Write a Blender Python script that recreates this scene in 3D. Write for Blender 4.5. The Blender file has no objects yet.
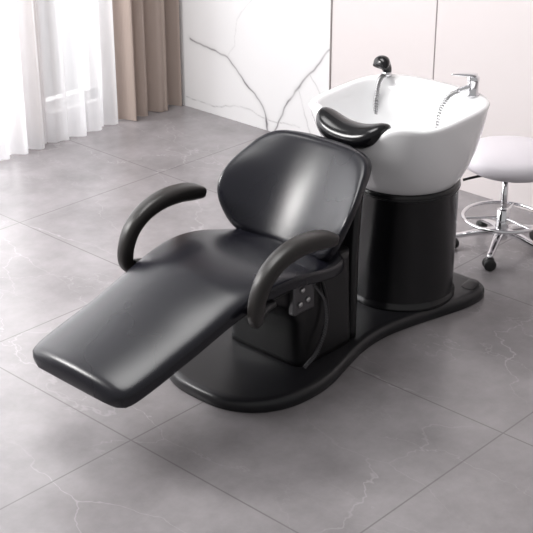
import bpy, math, random
from mathutils import Vector, Matrix
random.seed(3)
scene=bpy.context.scene
scene.view_settings.view_transform='Standard'
scene.view_settings.look='None'

# ---------------- helpers ----------------
def lin(c):
    return tuple(((v/255)/12.92 if v/255<=0.04045 else (((v/255)+0.055)/1.055)**2.4) for v in c)+(1,)
def mat(name,col,rough=.5,metal=0,spec=.5,coat=0,bump=0,bscale=200,var=0,vscale=4):
    m=bpy.data.materials.new(name);m.use_nodes=True
    nt=m.node_tree;b=nt.nodes['Principled BSDF']
    b.inputs['Base Color'].default_value=col if len(col)==4 else tuple(col)+(1,)
    b.inputs['Roughness'].default_value=rough;b.inputs['Metallic'].default_value=metal
    b.inputs['Specular IOR Level'].default_value=spec
    b.inputs['Coat Weight'].default_value=coat;b.inputs['Coat Roughness'].default_value=.15
    tc=nt.nodes.new('ShaderNodeTexCoord')
    if bump:
        n=nt.nodes.new('ShaderNodeTexNoise');n.inputs['Scale'].default_value=bscale
        bp=nt.nodes.new('ShaderNodeBump');bp.inputs['Strength'].default_value=bump;bp.inputs['Distance'].default_value=.002
        nt.links.new(tc.outputs['Object'],n.inputs['Vector']);nt.links.new(n.outputs['Fac'],bp.inputs['Height'])
        nt.links.new(bp.outputs['Normal'],b.inputs['Normal'])
    if var:
        n=nt.nodes.new('ShaderNodeTexNoise');n.inputs['Scale'].default_value=vscale
        r=nt.nodes.new('ShaderNodeMapRange');r.inputs['To Min'].default_value=rough-var;r.inputs['To Max'].default_value=rough+var
        nt.links.new(tc.outputs['Object'],n.inputs['Vector']);nt.links.new(n.outputs['Fac'],r.inputs['Value'])
        nt.links.new(r.outputs['Result'],b.inputs['Roughness'])
    return m
def empty(name):
    e=bpy.data.objects.new(name,None);scene.collection.objects.link(e);return e
def mesh(name,verts,faces,m,parent=None,smooth=True,sub=0,bevel=0):
    me=bpy.data.meshes.new(name);me.from_pydata([tuple(v) for v in verts],[],faces);me.update()
    import bmesh
    bm=bmesh.new();bm.from_mesh(me);bmesh.ops.recalc_face_normals(bm,faces=bm.faces);bm.to_mesh(me);bm.free()
    ob=bpy.data.objects.new(name,me);scene.collection.objects.link(ob)
    if m: me.materials.append(m)
    if smooth:
        for p in me.polygons:p.use_smooth=True
    if bevel:
        b=ob.modifiers.new('b','BEVEL');b.width=bevel;b.segments=3;b.limit_method='ANGLE';b.angle_limit=math.radians(40)
    if sub:
        s=ob.modifiers.new('s','SUBSURF');s.levels=sub;s.render_levels=sub
    if parent: ob.parent=parent
    return ob
def loft(name,rings,m,parent=None,cap=True,sub=0,closed=False):
    n=len(rings[0]);v=[p for r in rings for p in r];f=[]
    R=len(rings)
    for i in range(R if closed else R-1):
        a=i*n;b=((i+1)%R)*n
        for j in range(n):
            k=(j+1)%n;f.append((a+j,a+k,b+k,b+j))
    if cap and not closed:
        f.append(tuple(range(n)));f.append(tuple((R-1)*n+j for j in range(n)))
    return mesh(name,v,f,m,parent,sub=sub)
def box(name,x0,x1,y0,y1,z0,z1,m,parent=None,bevel=0):
    v=[(x,y,z) for x in(x0,x1) for y in(y0,y1) for z in(z0,z1)]
    f=[(0,1,3,2),(4,6,7,5),(0,4,5,1),(2,3,7,6),(0,2,6,4),(1,5,7,3)]
    return mesh(name,v,f,m,parent,smooth=False,bevel=bevel)
def se(t,a,b,e):
    c=math.cos(t);s=math.sin(t)
    return (a*math.copysign(abs(c)**(2/e),c),b*math.copysign(abs(s)**(2/e),s))
def interp(tab,x):
    if x<=tab[0][0]:return tab[0][1]
    if x>=tab[-1][0]:return tab[-1][1]
    for i in range(len(tab)-1):
        if tab[i][0]<=x<=tab[i+1][0]:
            x0,y0=tab[i];x1,y1=tab[i+1];h=x1-x0
            m0=(y1-y0)/h if i==0 else (y1-tab[i-1][1])/(x1-tab[i-1][0])
            m1=(y1-y0)/h if i+2>=len(tab) else (tab[i+2][1]-y0)/(tab[i+2][0]-x0)
            t=(x-x0)/h
            return (2*t**3-3*t*t+1)*y0+(t**3-2*t*t+t)*h*m0+(-2*t**3+3*t*t)*y1+(t**3-t*t)*h*m1
def spline(pts,n):
    out=[];P=[tuple(p) for p in pts]
    L=len(P)-1
    for k in range(n+1):
        u=k/n*L
        out.append(tuple(interp([(i,P[i][c]) for i in range(L+1)],u) for c in range(len(P[0]))))
    return out
def sweep(name,pts,m,parent=None,n=40,side=(0,1,0),e=3,seg=24):
    S=spline(pts,n);side=Vector(side);rings=[]
    for i,s in enumerate(S):
        a=Vector(S[max(i-1,0)][:3]);b=Vector(S[min(i+1,n)][:3])
        t=(b-a).normalized();nn=side.cross(t).normalized();c=Vector(s[:3])
        rings.append([c+side*q[0]+nn*q[1] for q in (se(2*math.pi*j/seg,max(s[3],.001),max(s[4],.001),e) for j in range(seg))])
    return loft(name,rings,m,parent)
def tube(name,pts,r,m,parent=None,cyc=False,smooth_pts=True):
    cu=bpy.data.curves.new(name,'CURVE');cu.dimensions='3D'
    sp=cu.splines.new('NURBS' if smooth_pts else 'POLY');sp.points.add(len(pts)-1)
    for i,p in enumerate(pts): sp.points[i].co=(*p,1)
    if smooth_pts: sp.order_u=3;sp.use_endpoint_u=not cyc
    sp.use_cyclic_u=cyc
    cu.bevel_depth=r;cu.bevel_resolution=4;cu.use_fill_caps=True
    tmp=bpy.data.objects.new(name,cu);scene.collection.objects.link(tmp)
    dg=bpy.context.evaluated_depsgraph_get()
    me=bpy.data.meshes.new_from_object(tmp.evaluated_get(dg))
    bpy.data.objects.remove(tmp)
    ob=bpy.data.objects.new(name,me);scene.collection.objects.link(ob)
    me.materials.clear();me.materials.append(m)
    for p in me.polygons:p.use_smooth=True
    if parent: ob.parent=parent
    return ob
def lathe(name,prof,m,parent=None,c=(0,0,0),axis='Z',n=40,cap=True):
    rings=[]
    for r,z in prof:
        ring=[]
        for j in range(n):
            a=2*math.pi*j/n;x=r*math.cos(a);y=r*math.sin(a)
            if axis=='Z': q=(x,y,z)
            elif axis=='Y': q=(x,z,y)
            else: q=(z,x,y)
            ring.append((c[0]+q[0],c[1]+q[1],c[2]+q[2]))
        rings.append(ring)
    return loft(name,rings,m,parent,cap=cap)

# ---------------- materials ----------------
leather=mat('black_leather',(.007,.007,.011),.27,spec=.37,bump=.04,bscale=420,var=.02)
vinyl=mat('black_vinyl',(.006,.006,.007),.22,spec=.45,bump=.03,bscale=60)
plastic=mat('black_plastic',(.006,.006,.007),.34,spec=.4)
armm=mat('armrest_polyurethane',(.015,.013,.012),.38,spec=.40,bump=.05,bscale=300)
basem=mat('base_fibreglass',(.010,.010,.012),.36,spec=.4,bump=.04,bscale=500)
ceramic=mat('white_ceramic',(.88,.88,.89),.12,spec=.5,coat=.5)
chrome=mat('chrome',(.78,.78,.8),.12,metal=1)
gel=mat('black_gel',(.004,.004,.005),.2,spec=.4)
rubber=mat('black_rubber',(.015,.015,.015),.5)
steel=mat('bolt_steel',(.5,.5,.5),.3,metal=1)
darksteel=mat('dark_steel',(.12,.12,.125),.4,metal=1)
cushion=mat('white_leatherette',(.68,.65,.69),.5,bump=.05,bscale=300)
trimm=mat('white_paint',(.8,.8,.8),.4)
beige=mat('beige_wall_panel',lin((213,206,206)),.55,bump=.02,bscale=30)
darkline=mat('panel_joint',lin((135,128,127)),.5)

# ---------------- room ----------------
def floor_mat():
    m=bpy.data.materials.new('grey_marble_tile');m.use_nodes=True;nt=m.node_tree;N=nt.nodes;L=nt.links
    b=N['Principled BSDF'];tc=N.new('ShaderNodeTexCoord')
    n1=N.new('ShaderNodeTexNoise');n1.inputs['Scale'].default_value=2.4;n1.inputs['Detail'].default_value=10;n1.inputs['Roughness'].default_value=.66
    L.new(tc.outputs['Object'],n1.inputs['Vector'])
    r1=N.new('ShaderNodeValToRGB');r1.color_ramp.elements[0].position=.3;r1.color_ramp.elements[0].color=lin((120,116,118))
    r1.color_ramp.elements[1].position=.72;r1.color_ramp.elements[1].color=lin((156,152,154))
    L.new(n1.outputs['Fac'],r1.inputs['Fac'])
    cur=r1.outputs['Color']
    for sc,wd,amp,lo,hi,mxv,off in ((1.7,.0055,.75,.42,.62,.28,0),(2.9,.008,.8,.42,.62,.24,7)):
        n0=N.new('ShaderNodeTexNoise');n0.inputs['Scale'].default_value=sc*.8;n0.inputs['Detail'].default_value=6;n0.inputs['Roughness'].default_value=.55
        mpo=N.new('ShaderNodeMapping');mpo.inputs['Location'].default_value=(off,off,off);mpo.inputs['Rotation'].default_value=(0,0,.6+off*.1);mpo.inputs['Scale'].default_value=(1,.55,1)
        L.new(tc.outputs['Object'],mpo.inputs['Vector'])
        L.new(mpo.outputs[0],n0.inputs['Vector'])
        mix=N.new('ShaderNodeVectorMath');mix.operation='MULTIPLY_ADD';mix.inputs[1].default_value=(amp,)*3
        L.new(n0.outputs['Color'],mix.inputs[0]);L.new(mpo.outputs[0],mix.inputs[2])
        v=N.new('ShaderNodeTexVoronoi');v.feature='DISTANCE_TO_EDGE';v.inputs['Scale'].default_value=sc
        L.new(mix.outputs[0],v.inputs['Vector'])
        rr=N.new('ShaderNodeMapRange');rr.inputs['From Min'].default_value=0;rr.inputs['From Max'].default_value=wd;rr.inputs['To Min'].default_value=1;rr.inputs['To Max'].default_value=0
        L.new(v.outputs['Distance'],rr.inputs['Value'])
        n2=N.new('ShaderNodeTexNoise');n2.inputs['Scale'].default_value=1.9;L.new(mpo.outputs[0],n2.inputs['Vector'])
        r2=N.new('ShaderNodeMapRange');r2.inputs['From Min'].default_value=lo;r2.inputs['From Max'].default_value=hi;r2.inputs['To Max'].default_value=mxv
        L.new(n2.outputs['Fac'],r2.inputs['Value'])
        mu=N.new('ShaderNodeMath');mu.operation='MULTIPLY';L.new(rr.outputs[0],mu.inputs[0]);L.new(r2.outputs[0],mu.inputs[1])
        mx=N.new('ShaderNodeMixRGB');mx.inputs['Color2'].default_value=lin((205,202,203));L.new(mu.outputs[0],mx.inputs['Fac']);L.new(cur,mx.inputs['Color1'])
        cur=mx.outputs[0]
    mp=N.new('ShaderNodeMapping');mp.inputs['Location'].default_value=(.52+.77*10,.76+.77*10,0)
    L.new(tc.outputs['Object'],mp.inputs['Vector'])
    sx=N.new('ShaderNodeSeparateXYZ');L.new(mp.outputs[0],sx.inputs[0])
    outs=[]
    for ax in 'XY':
        md=N.new('ShaderNodeMath');md.operation='PINGPONG';md.inputs[1].default_value=.385;L.new(sx.outputs[ax],md.inputs[0])
        lt=N.new('ShaderNodeMapRange');lt.inputs['From Min'].default_value=.0012;lt.inputs['From Max'].default_value=.0034;lt.inputs['To Min'].default_value=1;lt.inputs['To Max'].default_value=0
        L.new(md.outputs[0],lt.inputs['Value']);outs.append(lt)
    g=N.new('ShaderNodeMath');g.operation='MAXIMUM';L.new(outs[0].outputs[0],g.inputs[0]);L.new(outs[1].outputs[0],g.inputs[1])
    gm=N.new('ShaderNodeMath');gm.operation='MULTIPLY';gm.inputs[1].default_value=.6;L.new(g.outputs[0],gm.inputs[0])
    mg=N.new('ShaderNodeMixRGB');mg.inputs['Color2'].default_value=lin((90,86,88));L.new(gm.outputs[0],mg.inputs['Fac']);L.new(cur,mg.inputs['Color1'])
    L.new(mg.outputs[0],b.inputs['Base Color'])
    b.inputs['Roughness'].default_value=.26;b.inputs['Specular IOR Level'].default_value=.45
    return m
fl=box('floor',-5,1.1,-4,2.5,-.1,0,floor_mat())

WX=.99
wall=empty('wall_back')
def marble_panel():
    y0,y1,z0,z1=1.2,2.35,0,2.6
    ny=300;zs=[i*.0045 for i in range(190)]+[.9+i*.1 for i in range(18)]
    ys=[y0+(y1-y0)*i/ny for i in range(ny+1)]
    from mathutils import noise
    veins=[
     ([(2.12,.36),(1.97,.335),(1.86,.31),(1.76,.25),(1.68,.17),(1.62,.09),(1.585,.0)],.0038,1.05),
     ([(1.17,.50),(1.24,.42),(1.33,.33),(1.40,.25),(1.46,.17),(1.50,.09),(1.55,.0)],.0038,1.05),
     ([(2.16,.06),(1.95,.05),(1.8,.075),(1.65,.06),(1.5,.05),(1.38,.06)],.002,.45),
     ([(1.86,.31),(1.80,.38),(1.78,.5),(1.70,.62),(1.62,.9)],.0016,.3),
     ([(1.40,.25),(1.36,.16),(1.33,.06),(1.30,.0)],.0018,.5),
     ([(1.33,.33),(1.29,.30),(1.25,.22),(1.2,.16)],.0018,.5),
     ([(2.2,.8),(2.05,.72),(1.9,.74),(1.7,.9)],.002,.3)]
    V=[];C=[]
    base=lin((227,226,227));gc=lin((100,97,100))
    def dseg(p,a,b):
        ax,ay=a;bx,by=b;dx,dy=bx-ax,by-ay
        t=max(0,min(1,((p[0]-ax)*dx+(p[1]-ay)*dy)/(dx*dx+dy*dy)))
        return math.hypot(p[0]-ax-t*dx,p[1]-ay-t*dy)
    for z in zs:
        for y in ys:
            V.append((WX,y,z));q=Vector((y*7,z*7,3));q2=Vector((y*25,z*25,9))
            wy=y+.02*noise.noise(q)+.006*noise.noise(q2);wz=z+.02*noise.noise(q+Vector((5,5,5)))+.006*noise.noise(q2+Vector((5,5,5)))
            k=0
            for pl,w,s in veins:
                d=min(dseg((wy,wz),pl[i],pl[i+1]) for i in range(len(pl)-1))
                mod=.75+.6*noise.noise(Vector((y*12,z*12,1)))
                k=max(k,s*(.85*math.exp(-(d/w)**2)*max(.3,mod)+.12*math.exp(-(d/(w*4))**2)))
            k=min(1,k+.02+.04*noise.noise(Vector((y*3,z*3,7))))
            C.append(tuple(base[i]*(1-k)+gc[i]*k for i in range(3))+(1,))
    F=[];n=len(ys)
    for i in range(len(zs)-1):
        for j in range(n-1): F.append((i*n+j,i*n+j+1,(i+1)*n+j+1,(i+1)*n+j))
    m=bpy.data.materials.new('white_marble');m.use_nodes=True
    a=m.node_tree.nodes.new('ShaderNodeVertexColor');a.layer_name='Col'
    b=m.node_tree.nodes['Principled BSDF'];m.node_tree.links.new(a.outputs['Color'],b.inputs['Base Color']);b.inputs['Roughness'].default_value=.3
    me=bpy.data.meshes.new('marble_panel');me.from_pydata(V,[],F)
    ca=me.color_attributes.new('Col','FLOAT_COLOR','POINT')
    for i,c in enumerate(C): ca.data[i].color=c
    me.materials.append(m)
    ob=bpy.data.objects.new('marble_panel',me);scene.collection.objects.link(ob);ob.parent=wall
marble_panel()
box('wall_core',WX+.004,WX+.12,-4,2.5,0,2.6,trimm,wall)
box('beige_panel_a',WX-.004,WX+.01,.636,1.196,0,2.6,beige,wall,bevel=.001)
box('beige_panel_b',WX-.004,WX+.01,-4,.63,0,2.6,beige,wall,bevel=.001)
box('joint_strip_a',WX-.002,WX+.01,.63,.636,0,2.6,darkline,wall)
box('joint_strip_b',WX-.008,WX+.01,1.196,1.203,0,2.6,darkline,wall)

YL=2.36
wl=empty('wall_left')
wm=mat('white_wall_paint',(.75,.74,.74),.6,bump=.02,bscale=80)
box('wall_pier_right',.62,1.1,YL,YL+.14,0,2.6,wm,wl)
box('wall_pier_left',-5,-3.2,YL,YL+.14,0,2.6,wm,wl)
box('wall_below',-3.2,.62,YL,YL+.14,0,.08,wm,wl)
box('wall_above',-3.2,.62,YL,YL+.14,2.4,2.6,wm,wl)
win=empty('window_1')
for i,x in enumerate((-3.2,-2.25,-1.3,-.35,.57)):
    box('mullion_%d'%i,x,x+.05,YL+.04,YL+.09,.08,2.4,trimm,win)
box('rail_bottom',-3.2,.62,YL+.04,YL+.09,.08,.13,trimm,win)
box('rail_top',-3.2,.62,YL+.04,YL+.09,2.35,2.4,trimm,win)

def curtain(name,x0,x1,y,amp,per,m,ztop=2.5,jit=.3,seed=1,flare=.0):
    random.seed(seed);n=int((x1-x0)/.006);V=[];F=[];zs=[.004,.03,.15,.4,.8,1.4,2.0,ztop]
    ph=[random.uniform(0,6.28) for _ in range(6)]
    for z in zs:
        for i in range(n+1):
            x=x0+(x1-x0)*i/n
            s=2*math.pi*x/per
            w=math.sin(s+.9*math.sin(s*.37+ph[0])+ph[1]+.15*z)
            w=math.copysign(abs(w)**.75,w)
            w+=jit*math.sin(2.3*s+ph[2]+.4*z)+.3*math.sin(.61*s+ph[3])
            V.append((x+.012*math.cos(s)*(1-z/ztop*.5),y+amp*w*(1+flare*(1-z/ztop)),z))
    n1=n+1
    for k in range(len(zs)-1):
        for i in range(n): F.append((k*n1+i,k*n1+i+1,(k+1)*n1+i+1,(k+1)*n1+i))
    return mesh(name,V,F,m)
def cloth_mat(name,col,trans,transl):
    m=bpy.data.materials.new(name);m.use_nodes=True;nt=m.node_tree;N=nt.nodes;L=nt.links
    for n in list(N): N.remove(n)
    o=N.new('ShaderNodeOutputMaterial');d=N.new('ShaderNodeBsdfDiffuse');t=N.new('ShaderNodeBsdfTranslucent');tr=N.new('ShaderNodeBsdfTransparent')
    w=N.new('ShaderNodeTexWave');w.inputs['Scale'].default_value=120;tc=N.new('ShaderNodeTexCoord');L.new(tc.outputs['Object'],w.inputs['Vector'])
    cr=N.new('ShaderNodeMixRGB');cr.inputs['Color1'].default_value=tuple(c*.93 for c in col[:3])+(1,);cr.inputs['Color2'].default_value=col
    L.new(w.outputs['Fac'],cr.inputs['Fac'])
    for s in (d,t): L.new(cr.outputs[0],s.inputs['Color'])
    a=N.new('ShaderNodeMixShader');a.inputs[0].default_value=transl;L.new(d.outputs[0],a.inputs[1]);L.new(t.outputs[0],a.inputs[2])
    b=N.new('ShaderNodeMixShader');b.inputs[0].default_value=trans;L.new(a.outputs[0],b.inputs[1]);L.new(tr.outputs[0],b.inputs[2])
    L.new(b.outputs[0],o.inputs[0]);return m
sheer=cloth_mat('sheer_voile',(.88,.88,.90,1),.26,.40)
taupe=cloth_mat('taupe_linen',lin((174,159,151)),0,.12)
curtain('sheer_curtain',-3.3,.555,2.20,.028,.115,sheer,seed=2)
curtain('curtain',.585,.955,2.20,.034,.105,taupe,seed=5,jit=.25)
curtain('curtain',.05,.23,2.31,.018,.09,taupe,seed=8)

# ---------------- salon shampoo chair ----------------
CH=empty('salon_shampoo_chair');Y0=.04
half=[(-1.0,.0),(-.995,.08),(-.97,.15),(-.92,.21),(-.84,.25),(-.74,.262),(-.64,.25),(-.54,.222),(-.42,.19),(-.30,.180),(-.18,.195),(-.05,.225),(.06,.250),(.14,.255),(.195,.243),(.222,.21),(.23,.15),(.23,0)]
hs=spline(half,70)
outl=[(x,y) for x,y in hs]+[(x,-y) for x,y in reversed(hs[1:-1])]
def off(pts,d):
    n=len(pts);o=[]
    for i in range(n):
        a=pts[i-1];b=pts[(i+1)%n];tx,ty=b[0]-a[0],b[1]-a[1];l=math.hypot(tx,ty) or 1
        o.append((pts[i][0]+ty/l*d,pts[i][1]-tx/l*d))
    return o
rings=[]
for d,z in ((.004,.0),(.0,.004),(.0,.028),(.004,.035),(.012,.040),(.03,.0415)):
    rings.append([(x,Y0+y,z) for x,y in off(outl,d)])
loft('floor_base',rings,basem,CH)
sweep('base_corner_cap',[(.13,-.165,.040,.001,.002),(.14,-.165,.041,.024,.003),(.185,-.16,.0435,.026,.004),(.21,-.15,.042,.018,.003),(.215,-.15,.040,.001,.002)],basem,CH)
DX,DY=-.02,.01;DT=.055
lathe('basin_pedestal',[(.188,.035),(.192,.04),(.192,.052),(.186,.058),(.184,.07),(.184,.385+DT),(.188,.39+DT),(.188,.402+DT),(.182,.41+DT),(.12,.412+DT)],vinyl,CH,c=(DX,DY,0),n=96)
tube('pedestal_piping_top',[(DX+.186*math.cos(a*math.pi/24),DY+.186*math.sin(a*math.pi/24),.390+DT) for a in range(48)],.004,plastic,CH,cyc=True)
def rbox(name,secs,m,seg=64,e=9):
    r=[]
    for z,x0,x1,y0,y1 in secs:
        r.append([((x0+x1)/2+q[0],(y0+y1)/2+q[1],z) for q in (se(2*math.pi*j/seg,(x1-x0)/2,(y1-y0)/2,e) for j in range(seg))])
    return loft(name,r,m,CH)
rbox('chair_column',[(.038,-.70,-.43,-.12,.20),(.06,-.695,-.43,-.12,.20),(.20,-.71,-.44,-.12,.19),(.27,-.76,-.44,-.12,.19),(.32,-.86,-.44,-.12,.19),(.345,-.88,-.44,-.12,.20),(.37,-.88,-.44,-.12,.20)],plastic)
sweep('backrest_support',[(-.42,Y0,.04,.15,.02),(-.42,Y0,.2,.15,.022),(-.42,Y0,.30,.15,.022),(-.405,Y0,.40,.14,.022),(-.385,Y0,.50,.13,.022),(-.365,Y0,.56,.12,.015),(-.36,Y0,.58,.08,.008)],plastic,CH,e=5)
prof=[(-1.47,.285),(-1.40,.305),(-1.2,.358),(-1.05,.405),(-.95,.430),(-.85,.440),(-.75,.430),(-.65,.405),(-.56,.39),(-.50,.392)]
wid=[(-1.47,.17),(-1.44,.20),(-1.38,.212),(-1.2,.216),(-1.05,.222),(-.95,.232),(-.85,.24),(-.75,.238),(-.65,.225),(-.55,.20),(-.50,.17)]
rings=[];N=70
for i in range(N+1):
    u=i/N;x=-1.47+(.97)*u
    dend=min(x+1.47,-.50-x)
    k=math.sqrt(max(0,1-(1-min(1,dend/.035))**2)) if dend<.035 else 1
    k=max(k,.05)
    zc=interp(prof,x);zn=interp(prof,x+.01);tx=Vector((.01,0,zn-zc)).normalized();nn=Vector((-tx.z,0,tx.x))
    th=.034*k;w=interp(wid,x)-.03*(1-k)
    ring=[]
    for j in range(64):
        q=se(2*math.pi*j/64,w,th,4)
        crown=.014*(1-(q[0]/w)**2) if q[1]>0 else 0
        if -1.0<x<-.5: crown-=.022*math.sin((x+1.0)/.5*math.pi)*(1-(q[0]/w)**2)*(1 if q[1]>0 else 0)
        c=Vector((x,Y0,zc-.034))
        ring.append(c+Vector((0,q[0],0))+nn*(q[1]+crown*k))
    rings.append(ring)
loft('seat_legrest_cushion',rings,leather,CH)
box('seat_pan',-1.05,-.52,Y0-.17,Y0+.17,.33,.362,plastic,CH,bevel=.01)
# backrest
BYC=.05
B0=Vector((-.615,BYC,.38));B1=Vector((-.405,BYC,.69));up=(B1-B0).normalized()
nf=Vector((-up.z,0,up.x))
wb=[(0,.15),(.012,.19),(.035,.222),(.07,.250),(.11,.266),(.15,.270),(.19,.266),(.23,.256),(.27,.242),(.31,.226),(.34,.202),(.36,.160),(.372,.08)]
cv=[(0,1.1),(.1,1.4),(.2,1.3),(.3,1.0),(.37,.6)]
rings=[];N=60;T=.372
for i in range(N+1):
    s=T*i/N;dend=min(s,T-s)
    k=math.sqrt(max(0,1-(1-min(1,dend/.03))**2)) if dend<.03 else 1
    k=max(k,.06);w=interp(wb,s);ring=[]
    lumb=.02*math.sin(s/T*math.pi)
    for j in range(64):
        q=se(2*math.pi*j/64,w,.037*k,3.2)
        fwd=interp(cv,s)*q[0]**2
        P=B0+up*(s+.010*(1-(q[0]/.25)**2)*(s/T)**3)+Vector((0,q[0],0))+nf*(q[1]+fwd+lumb*.3-.034)
        ring.append(P)
    rings.append(ring)
loft('backrest_cushion',rings,leather,CH)
# armrests
for nm,ay,sg in (('near',-.235,-1),('far',.315,1)):
    sweep('armrest_'+nm,[(-.690,ay,.520,.010,.006),(-.695,ay,.522,.028,.019),(-.74,ay,.534,.033,.026),(-.80,ay,.543,.033,.026),(-.87,ay,.541,.031,.025),(-.935,ay,.522,.028,.024),(-.985,ay,.485,.025,.024),(-1.012,ay,.435,.022,.024),(-1.018,ay,.39,.020,.023),(-1.010,ay-sg*.004,.362,.017,.018),(-1.004,ay-sg*.006,.352,.006,.006)],armm,CH,n=64)
    sweep('armrest_mount_'+nm,[(-1.0,ay-sg*.02,.375,.03,.012),(-.94,ay-sg*.05,.372,.03,.012),(-.90,ay-sg*.06,.37,.03,.012)],plastic,CH,n=12)
box('recline_bracket',-.75,-.655,-.140,-.115,.25,.35,darksteel,CH,bevel=.006)
for i,(x,z) in enumerate(((-.715,.33),(-.69,.29),(-.725,.285))):
    lathe('bolt_%d'%i,[(.009,0),(.009,-.004),(.006,-.007),(.001,-.007)],steel,CH,c=(x,-.140,z),axis='Y',n=16)
pts=[]
path=spline([(-.66,-.14,.33),(-.62,-.15,.26),(-.62,-.155,.17),(-.66,-.155,.10),(-.71,-.15,.065)],300)
for i,pq in enumerate(path):
    a=i*.9;pts.append((pq[0]+.005*math.cos(a),pq[1]+.005*math.sin(a),pq[2]+.003*math.sin(a)))
tube('coiled_hose',pts,.0017,darksteel,CH,smooth_pts=False)
tube('lever_rod',[(-.62,-.125,.35),(-.585,-.135,.25),(-.60,-.14,.15),(-.65,-.145,.08)],.006,plastic,CH)

# basin
BX,BY=-.07,.012
def rimz(t):
    z=.735+.012*math.cos(t)
    d=abs((t-math.pi+math.pi)%(2*math.pi)-math.pi)
    z-=.075*math.exp(-(d/.42)**4)
    z+=.014*math.exp(-((d-.68)/.2)**2)
    return z
SEG=96;rings=[]
outer=[(.458,.172,.170,2,.05),(.466,.184,.182,2,.05),(.49,.197,.198,2.1,.045),(.53,.213,.218,2.3,.034),(.58,.227,.235,2.6,.022),(.64,.239,.250,2.9,.010),(.69,.246,.258,3.2,.003),(.715,.249,.261,3.3,0),(.73,.251,.263,3.4,0)]
for z,ax,ay,e,xo in outer:
    ring=[]
    for j in range(SEG):
        t=2*math.pi*j/SEG;q=se(t,ax,ay,e);f=(z-.458)/(.73-.458);tt=math.atan2(q[1],q[0])
        zz=z+(rimz(tt)-.735)*max(0,f)**2
        ring.append((BX+xo+q[0],BY+q[1],zz))
    rings.append(ring)
inner=[(.738,.246,.258,3.4,0,1),(.737,.224,.243,3.4,-.003,1),(.728,.212,.236,3.4,-.008,1),(.70,.195,.226,3.2,-.018,.95),(.63,.172,.203,2.8,-.018,.6),(.57,.128,.155,2.3,0,.2),(.535,.07,.09,2,.01,0),(.525,.022,.022,2,.01,0)]
for z,ax,ay,e,xo,f in inner:
    ring=[]
    for j in range(SEG):
        t=2*math.pi*j/SEG;q=se(t,ax,ay,e);tt=math.atan2(q[1],q[0])
        ring.append((BX+xo+q[0],BY+q[1],z+(rimz(tt)-.735)*f))
    rings.append(ring)
loft('ceramic_basin',rings,ceramic,CH)
lathe('drain',[(.02,0),(.022,.004),(.012,.006),(.001,.003)],chrome,CH,c=(BX+.01,BY,.525),n=24)
nx=BX-.228;NY=BY+.015
ringsN=[];NS=48
for i in range(NS+1):
    v=-1+2*i/NS;yy=NY+.138*v
    k=math.sqrt(max(0.02,1-abs(v)**5))
    cz=.683+.042*abs(v)**2.2
    cxx=nx+.012*abs(v)**2
    ring=[]
    for j in range(28):
        q=se(2*math.pi*j/28,.058*k,.038*k,2.4)
        ring.append(Vector((cxx+q[0],yy,cz+q[1]-.10*q[0]+(-.012 if q[0]<0 else 0)*abs(q[0])/.05)))
    ringsN.append(ring)
loft('neck_rest',ringsN,gel,CH)
fx,fy=.135,-.135;rz=.745
lathe('faucet_body',[(.022,0),(.024,.003),(.019,.008),(.018,.045),(.021,.05),(.021,.062),(.013,.068),(.001,.069)],chrome,CH,c=(fx,fy,rz),n=28)
sweep('faucet_lever',[(fx+.012,fy,rz+.070,.008,.004),(fx-.01,fy,rz+.072,.014,.006),(fx-.05,fy+.02,rz+.078,.011,.005),(fx-.075,fy+.035,rz+.080,.003,.002)],chrome,CH)
tube('faucet_outlet',[(fx,fy,rz+.03),(fx-.03,fy+.015,rz+.03),(fx-.05,fy+.022,rz+.022)],.009,chrome,CH)
def coil(name,ctrl,n,r,tr,m):
    pp=[];P=spline(ctrl,n)
    for i,q in enumerate(P):
        a=i*1.1;pp.append((q[0]+r*math.cos(a),q[1]+r*math.sin(a),q[2]+r*.5*math.sin(a)))
    tube(name,pp,tr,m,CH,smooth_pts=False)
metalhose=mat('hose_steel',(.45,.45,.46),.28,metal=1)
coil('faucet_hose',[(fx-.05,fy+.022,rz+.022),(fx-.09,fy+.03,rz+.012),(fx-.13,fy+.035,.715),(fx-.145,fy+.035,.65),(fx-.15,fy+.06,.60)],160,.006,.0026,metalhose)
sx_,sy_=.115,.21
lathe('sprayer_holder',[(.017,0),(.018,.01),(.013,.016),(.012,.03),(.001,.031)],chrome,CH,c=(sx_,sy_,rz),n=24)
sweep('sprayer_handle',[(sx_+.008,sy_,rz+.005,.010,.010),(sx_+.002,sy_,rz+.022,.016,.016),(sx_-.012,sy_,rz+.044,.020,.020),(sx_-.036,sy_-.006,rz+.058,.031,.023),(sx_-.055,sy_-.01,rz+.046,.030,.010)],gel,CH,e=2)
coil('sprayer_hose',[(sx_-.005,sy_-.0,rz+.01),(sx_-.05,sy_-.01,rz),(sx_-.07,sy_-.015,.70),(sx_-.08,sy_-.02,.64),(sx_-.07,sy_-.03,.59)],160,.006,.0026,metalhose)

# ---------------- rolling stool ----------------
ST=empty('rolling_stool');cx,cy=.57,-.02
SZ=.034
lathe('seat_cushion',[(.10,.305+SZ),(.165,.308+SZ),(.182,.318+SZ),(.188,.335+SZ),(.186,.355+SZ),(.176,.370+SZ),(.15,.378+SZ),(.08,.381+SZ),(.002,.382+SZ)],cushion,ST,c=(cx+.015,cy-.015,0),n=64)
lathe('seat_plate',[(.07,.285+SZ),(.075,.29+SZ),(.075,.306+SZ)],plastic,ST,c=(cx,cy,0),n=32)
lathe('gas_column',[(.012,.1),(.012,.29+SZ)],chrome,ST,c=(cx,cy,0),n=24)
lathe('column_sleeve',[(.024,.055),(.026,.06),(.024,.17),(.016,.175),(.012,.176)],chrome,ST,c=(cx,cy,0),n=28)
tube('foot_ring',[(cx+.15*math.cos(a*math.pi/24),cy+.15*math.sin(a*math.pi/24),.14) for a in range(48)],.007,chrome,ST,cyc=True)
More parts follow.
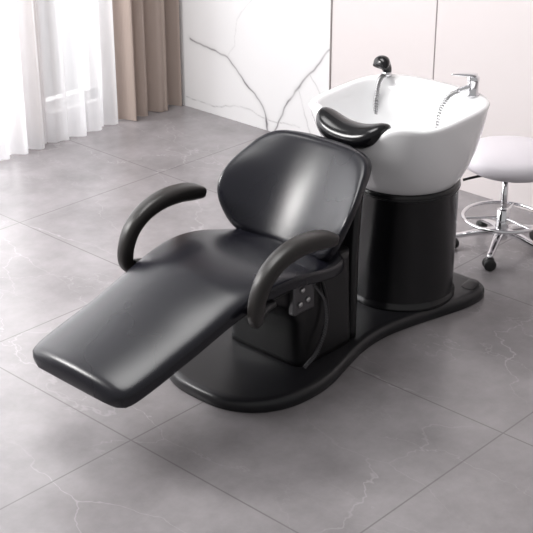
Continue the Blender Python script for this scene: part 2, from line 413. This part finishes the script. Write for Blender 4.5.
for a in range(3):
    t=a*2.094+.3
    tube('ring_spoke_%d'%a,[(cx+.02*math.cos(t),cy+.02*math.sin(t),.14),(cx+.08*math.cos(t),cy+.08*math.sin(t),.14),(cx+.149*math.cos(t),cy+.149*math.sin(t),.14)],.005,chrome,ST)
tube('height_lever',[(cx,cy,.322),(cx-.07,cy+.06,.315),(cx-.12,cy+.11,.295)],.005,plastic,ST)
for a in range(5):
    t=math.radians(57+72*a);c,s=math.cos(t),math.sin(t);R=.185
    side=Vector((-s,c,0))
    sweep('leg_%d'%a,[(cx+.015*c,cy+.015*s,.085,.02,.014),(cx+.08*c,cy+.08*s,.078,.016,.011),(cx+.15*c,cy+.15*s,.062,.013,.009),(cx+R*c,cy+R*s,.056,.012,.008),(cx+(R+.012)*c,cy+(R+.012)*s,.055,.004,.003)],chrome,ST,side=side,n=20)
    px,py=cx+R*c,cy+R*s
    lathe('caster_stem_%d'%a,[(.006,.03),(.006,.06)],chrome,ST,c=(px,py,0),n=12)
    for k,o in enumerate((-.012,.012)):
        w=lathe('caster_wheel_%d_%d'%(a,k),[(.010,-.008),(.021,-.008),(.023,-.005),(.023,.005),(.021,.008),(.010,.008)],rubber,ST,c=(0,0,0),axis='Y',n=28)
        th=math.radians(40+50*a)
        w.location=(px-math.sin(th)*o,py+math.cos(th)*o,.023);w.rotation_euler=(0,0,th)
    lathe('caster_hood_%d'%a,[(.02,.026),(.021,.034),(.016,.046),(.004,.050)],rubber,ST,c=(px,py,0),n=20)

# ---------------- lights ----------------
w=bpy.data.worlds.new('w');scene.world=w;w.use_nodes=True
w.node_tree.nodes['Background'].inputs[0].default_value=(1,.99,.99,1);w.node_tree.nodes['Background'].inputs[1].default_value=.44
def area(name,loc,tgt,sx,sy,e,col=(1,1,1)):
    l=bpy.data.lights.new(name,'AREA');l.shape='RECTANGLE';l.size=sx;l.size_y=sy;l.energy=e;l.color=col
    o=bpy.data.objects.new(name,l);scene.collection.objects.link(o);o.location=loc
    o.rotation_euler=(Vector(tgt)-Vector(loc)).to_track_quat('-Z','Y').to_euler();return o
area('window_daylight',(-1.3,2.75,1.4),(-1.3,0,.9),3.6,2.2,200,(1,.99,.99))
area('backrest_highlight_fill',(-2.45,1.95,2.0),(-.5,.05,.55),.75,.75,72,(1,.98,.96))  # added off-frame light, aimed to put a highlight on the backrest leather
area('overhead_fill',(-1.0,.7,2.9),(-.5,.2,0),1.5,1.1,54,(1,.99,.98))  # added overhead fill to lift the floor and chair

# ---------------- camera ----------------
p=math.radians(25);th=math.radians(43)
h=Vector((math.cos(th),math.sin(th),0));r=Vector((math.sin(th),-math.cos(th),0));z=Vector((0,0,1))
fw=h*math.cos(p)-z*math.sin(p);u=h*math.sin(p)+z*math.cos(p)
C=-(.493*r+4.149*h-2.055*z)
cd=bpy.data.cameras.new('camera');cd.sensor_width=36;cd.lens=1300/533*36
co=bpy.data.objects.new('camera',cd);scene.collection.objects.link(co)
co.matrix_world=Matrix(((r.x,u.x,-fw.x,C.x),(r.y,u.y,-fw.y,C.y),(r.z,u.z,-fw.z,C.z),(0,0,0,1)))
scene.camera=co
